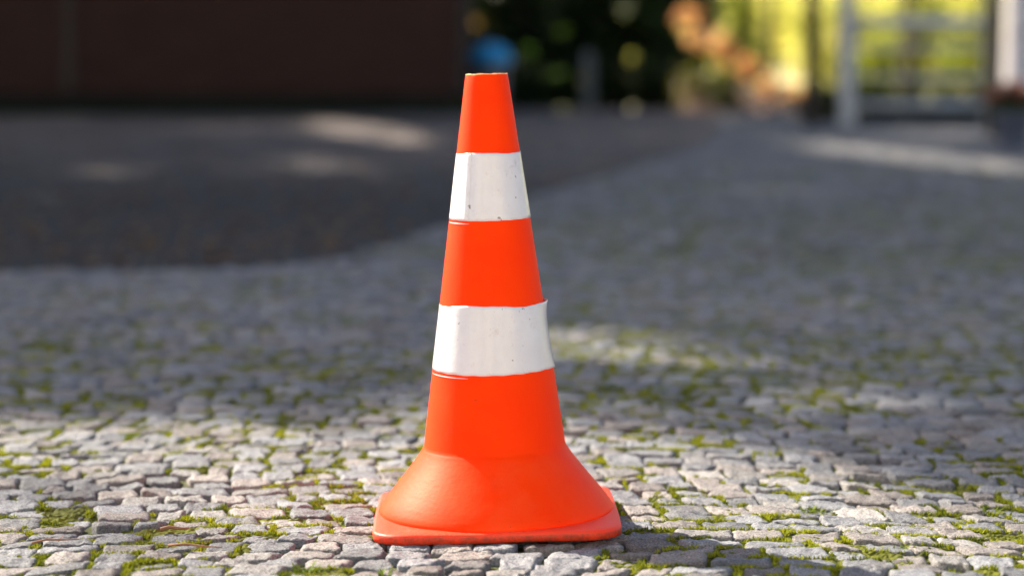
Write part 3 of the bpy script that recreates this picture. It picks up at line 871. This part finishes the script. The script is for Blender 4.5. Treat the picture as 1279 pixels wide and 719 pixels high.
def mat_plate():
    m, n, b = newmat('orange_plate'); v = vec(n)
    sep = N(n, 'ShaderNodeSeparateXYZ'); n.links.new(v, sep.inputs[0])
    nz = noise(n, v, 30, 8, .7)
    c = ramp(n, nz.outputs[0], [(.35, (1.2, .048, .001)), (.7, (1.12, .068, .012))]).outputs[0]
    # grime on the rim only
    mr = N(n, 'ShaderNodeMapRange'); mr.inputs[1].default_value = .0095; mr.inputs[2].default_value = .007; n.links.new(sep.outputs[2], mr.inputs[0])
    d = ramp(n, noise(n, v, 38, 8, .8).outputs[0], [(.40, (.12,) * 3), (.62, (.85,) * 3)])
    f = N(n, 'ShaderNodeMath', operation='MULTIPLY'); n.links.new(mr.outputs[0], f.inputs[0]); n.links.new(d.outputs[0], f.inputs[1])
    c = mix(n, f.outputs[0], c, (.22, .045, .02))
    n.links.new(c, b.inputs['Base Color']); b.inputs['Roughness'].default_value = .5
    n.links.new(bump(n, noise(n, v, 160, 5, .65).outputs[0], .0010), b.inputs['Normal'])
    return m
def mat_tape():
    m, n, b = newmat('white_tape'); v = vec(n)
    nz = noise(n, v, 40, 7, .7)
    c = ramp(n, nz.outputs[0], [(.3, (.87, .83, .85)), (.62, (.92, .89, .91))]).outputs[0]
    sp = noise(n, v, 120, 2, .55)
    c = mix(n, ramp(n, sp.outputs[0], [(.705, (0,) * 3), (.73, (.7,) * 3)]).outputs[0], c, (.18, .09, .07))
    s2 = noise(n, v, 55, 5, .75)
    c = mix(n, ramp(n, s2.outputs[0], [(.58, (0,) * 3), (.72, (.38,) * 3)]).outputs[0], c, (.6, .42, .38))
    n.links.new(c, b.inputs['Base Color']); b.inputs['Roughness'].default_value = .2
    b.inputs['Coat Weight'].default_value = .4; b.inputs['Coat Roughness'].default_value = .12
    mp = N(n, 'ShaderNodeMapping'); mp.inputs['Scale'].default_value = (1, 1, .12); n.links.new(v, mp.inputs[0])
    b1 = bump(n, noise(n, mp.outputs[0], 34, 2, .4).outputs[0], .0007)
    n.links.new(bump(n, noise(n, v, 90, 5, .6).outputs[0], .0006, 1, b1), b.inputs['Normal'])
    return m
M_OR, M_PL, M_TP = mat_orange(), mat_plate(), mat_tape()

def cone_r(z): return .0233 + (.4995 - z) * .1331
def cone():
    D = 2.543
    root = empty('traffic_cone', ((620 - 639.5) * D / FPX, D, .0015), (0, R(-1.25), R(1.0)))
    tag(root, 'orange plastic traffic cone with two white bands standing on the setts', 'traffic cone')
    n = 160
    # body: outer wall, rim, inner wall
    prof = [(.1300, .0105), (.1308, .0125), (.1300, .0152), (.1270, .0200), (.1215, .0275), (.1140, .0365), (.1050, .0475), (.0965, .0580), (.0885, .0685), (.0838, .0750), (.0815, .0785), (.0803, .0805), (.0792, .0818)]
    for z in np.linspace(.085, .494, 60): prof.append((cone_r(z), z))
    prof += [(cone_r(.497), .497), (cone_r(.499) , .4993), (.0225, .5003), (.0212, .4995), (.0212, .49)]
    for z in np.linspace(.47, .09, 8): prof.append((cone_r(z) - .0028, z))
    prof += [(.0775, .08), (.102, .046), (.124, .018), (.126, .0105)]
    vs, fs = lathe(prof, n)
    vs = [Vector(v) for v in vs]
    for i in range(len(vs)):                     # slightly uneven, hand-used plastic; torn tip
        v = vs[i]; a = math.atan2(v.y, v.x)
        if v.z > .498: v.z = .49 + (v.z - .49) * .65; v.z += .0003 * math.sin(a * 7 + 1) + .0002 * math.sin(a * 17) ; v.x *= 1 + .02 * math.sin(a * 9); 
        elif v.z > .082:
            if v.z > .49: v.z = .49 + (v.z - .49) * .65
            k = 1 + .003 * math.sin(2 * a + v.z * 9) ; v.x *= k; v.y *= k
    m = MB(); m.add(vs, fs); m.build('cone_body', M_OR, root, True)
    # square foot plate with rounded corners
    import bmesh
    half, rc = .1335, .036
    def outline(hf, rad, z, k=14):
        o = []
        for cx_, cy_, a0 in ((1, 1, 0), (-1, 1, 90), (-1, -1, 180), (1, -1, 270)):
            for i in range(k + 1):
                a = R(a0 + 90 * i / k)
                x = cx_ * (hf - rad) + rad * math.cos(a); y = cy_ * (hf - rad) + rad * math.sin(a)
                o.append((x, y, z))
            # points along the side, bulging a touch
            nx_, ny_ = {0: (-1, 1), 90: (-1, -1), 180: (1, -1), 270: (1, 1)}[a0]
            sx_, sy_ = o[-1][0], o[-1][1]
            ex_, ey_ = ((-(hf - rad), hf) if a0 == 0 else (-hf, -(hf - rad)) if a0 == 90 else ((hf - rad), -hf) if a0 == 180 else (hf, (hf - rad)))
            for j in range(1, 16):
                t = j / 16; b_ = .0012 * math.sin(math.pi * t)
                px_, py_ = sx_ + (ex_ - sx_) * t, sy_ + (ey_ - sy_) * t
                l = math.hypot(px_, py_); o.append((px_ + (b_ if abs(px_) > abs(py_) else 0) * (1 if px_ > 0 else -1), py_ + (b_ if abs(py_) >= abs(px_) else 0) * (1 if py_ > 0 else -1), z))
        return o
    rings = [outline(half - .004, rc - .004, .0), outline(half, rc, .0012), outline(half + .0003, rc, .0085), outline(half - .0008, rc - .0008, .0102), outline(half - .0028, rc - .0028, .0112), outline(half - .02, rc - .01, .0118)]
    rings = [[(x, y, z + (.0003 * math.sin(x * 60) + .0003 * math.sin(y * 47 + x * 30))) for x, y, z in r_] for r_ in rings]
    k = len(rings[0]); m = MB(); m.add([p for r_ in rings for p in r_], [(i * k + j, i * k + (j + 1) % k, (i + 1) * k + (j + 1) % k, (i + 1) * k + j) for i in range(len(rings) - 1) for j in range(k)] + [tuple(range((len(rings) - 1) * k, len(rings) * k)), tuple(range(k - 1, -1, -1))])
    m.build('foot_plate', M_PL, root, True)
    # bands of tape, a seam where the ends overlap, a lifted corner
    def band(z0, z1, seam, curl, label, wav, sliver):
        K = 220; rows = 26
        vs = []; over = .17
        for i in range(rows):
            t = i / (rows - 1)
            for j in range(K + 1):
                s = j / K; a = seam + s * (2 * math.pi + over)
                zt = z1 + wav * (.0009 * math.sin(3 * a + 1) + .0003 * math.sin(8 * a) + .0001 * math.sin(23 * a)); zb = z0 + wav * (.0006 * math.sin(2 * a + 2) + .0002 * math.sin(19 * a))
                z = zb + (zt - zb) * t
                lift = .0005 + (.0004 if s * (2 * math.pi + over) > 2 * math.pi else 0) * min(1, (s * (2 * math.pi + over) - 2 * math.pi) / .02 if s * (2 * math.pi + over) > 2 * math.pi else 0)
                r_ = cone_r(z) + lift + .00008 * math.sin(11 * a + 60 * z)
                k_ = 1 + .003 * math.sin(2 * a + z * 9)
                if curl:
                    da = abs((a - curl + math.pi) % (2 * math.pi) - math.pi)
                    w_ = math.exp(-(da / .20) ** 2)
                    r_ += w_ * (.0046 * t ** 7 + .0015 * (1 - t) ** 8); z += w_ * .0012 * t ** 9 - w_ * .0008 * (1 - t) ** 8
                vs.append((r_ * k_ * math.cos(a), r_ * k_ * math.sin(a), z))
        fs = [(i * (K + 1) + j, i * (K + 1) + j + 1, (i + 1) * (K + 1) + j + 1, (i + 1) * (K + 1) + j) for i in range(rows - 1) for j in range(K)]
        m = MB(); m.add(vs, fs); o = m.build('reflective_band', M_TP, root, True); o['label'] = label
        sd = o.modifiers.new('s', 'SOLIDIFY'); sd.thickness = .0004; sd.offset = 0
        # thin sliver of old tape just below
        a0, a1, dz = sliver; vs = []
        for j in range(25):
            s = j / 24; a = a0 + (a1 - a0) * s; z = z0 - .003 - dz * s; wd = .00045 * math.sin(math.pi * min(1, s * 1.0)) + .0001
            for zz in (z - wd, z + wd):
                r_ = cone_r(zz) + .00075; k_ = 1 + .003 * math.sin(2 * a + zz * 9); vs.append((r_ * k_ * math.cos(a), r_ * k_ * math.sin(a), zz))
        m = MB(); m.add(vs, [(2 * j, 2 * j + 2, 2 * j + 3, 2 * j + 1) for j in range(24)]); m.build('tape_edge', M_TP, root, True)
    P = math.pi
    band(.3355, .4090, P + 1.02 - .17, None, 'white band near the tip with an upright seam', .6, (P + .12, P + 1.05, .0004))
    band(.1690, .2420, P * .45, 2 * P - .12, 'wide white band with a lifted corner at the right', 1.3, (P + .1, P + 1.15, .0008))
cone()

# ------------------------------------------------------------------ small things on the setts
M_TWIG = simple('dry_twig', (.30, .14, .07), .7, .3, 40, 0)
def twig(px, py, L, ang, label, r_=.0016, fork=True):
    x, y = G(px, py); root = None
    m = MB(); d = Vector((math.cos(ang), math.sin(ang), 0)); s = Vector((-d.y, d.x, 0))
    m.tube([-d * L / 2, -d * L * .2 + s * .002 + Vector((0, 0, .002)), d * L * .2 - s * .001 + Vector((0, 0, .001)), d * L / 2 + s * .003], [r_, r_ * .9, r_ * .7, r_ * .3], 8)
    if fork: m.tube([d * L * .05, d * L * .2 + s * .012 + Vector((0, 0, .004))], [r_ * .5, r_ * .2], 6)
    o = m.build('twig', M_TWIG, None, True); o.location = (x, y, .0065); tag(o, label, 'twig', 'dry twigs on the setts')
twig(218, 668, .030, .05, 'short thick orange twig on a gap left of the cone', .0024, False)
twig(243, 690, .058, -.22, 'long thin orange twig below the short thick one', .0014)
twig(70, 683, .050, .35, 'pale dry twig at the lower left on the setts', .0013)

def weed(px, py, n, h, label):
    x, y = G(px, py); P = []; F = []; C = []
    root = empty('weed', (x, y, -.008)); tag(root, label, 'weed', 'small green weeds in the joints')
    for i in range(n):
        a = rng.uniform(0, 6.28); L = h * rng.uniform(.35, .85); w = rng.uniform(.0009, .0020); el = rng.uniform(.2, 1.1)
        b0 = np.array([rng.normal(0, .006), rng.normal(0, .005), 0]); d = np.array([math.cos(a) * math.cos(el), math.sin(a) * math.cos(el), math.sin(el)])
        s = np.array([-math.sin(a), math.cos(a), 0]) * w
        k = len(P); m1 = b0 + d * L * .55; tip = b0 + d * L + np.array([0, 0, -L * .18])
        P += [b0 - s * .4, b0 + s * .4, m1 + s, m1 - s, tip]; F.append((k, k + 1, k + 2, k + 3)); F.append((k + 3, k + 2, k + 4, k + 4))
        C += [np.array([.13, .18, .02]) * rng.uniform(.7, 1.5)] * 5
    P = np.array(P); Q = np.array([f for f in F if f[2] != f[3]]); T = np.array([f[:3] for f in F if f[2] == f[3]])
    npmesh('leaf_blades', P, [Q, T], M_MOSS, root, np.array(C))
for w in ((386, 709, 60, .030, 'bright leafy weed at the bottom edge left of the cone'), (480, 716, 40, .026, 'small weed at the bottom edge below the left corner of the foot plate'),
          (1016, 636, 46, .026, 'dark green weed tuft right of the cone among lit setts'), (1128, 684, 50, .024, 'green weed tuft near the lower right'),
          (166, 545, 40, .03, 'weed at the shadow edge on the left side'), (478, 546, 46, .028, 'weed in a joint just left of the cone flare'),
          (1235, 640, 46, .03, 'weed by the right edge of the picture'), (826, 487, 50, .03, 'blurred green weed in the lit patch right of the cone'),
          (762, 482, 50, .03, 'blurred green weed beside the lower orange part of the cone')):
    weed(*w)
print('objects', len(bpy.data.objects))
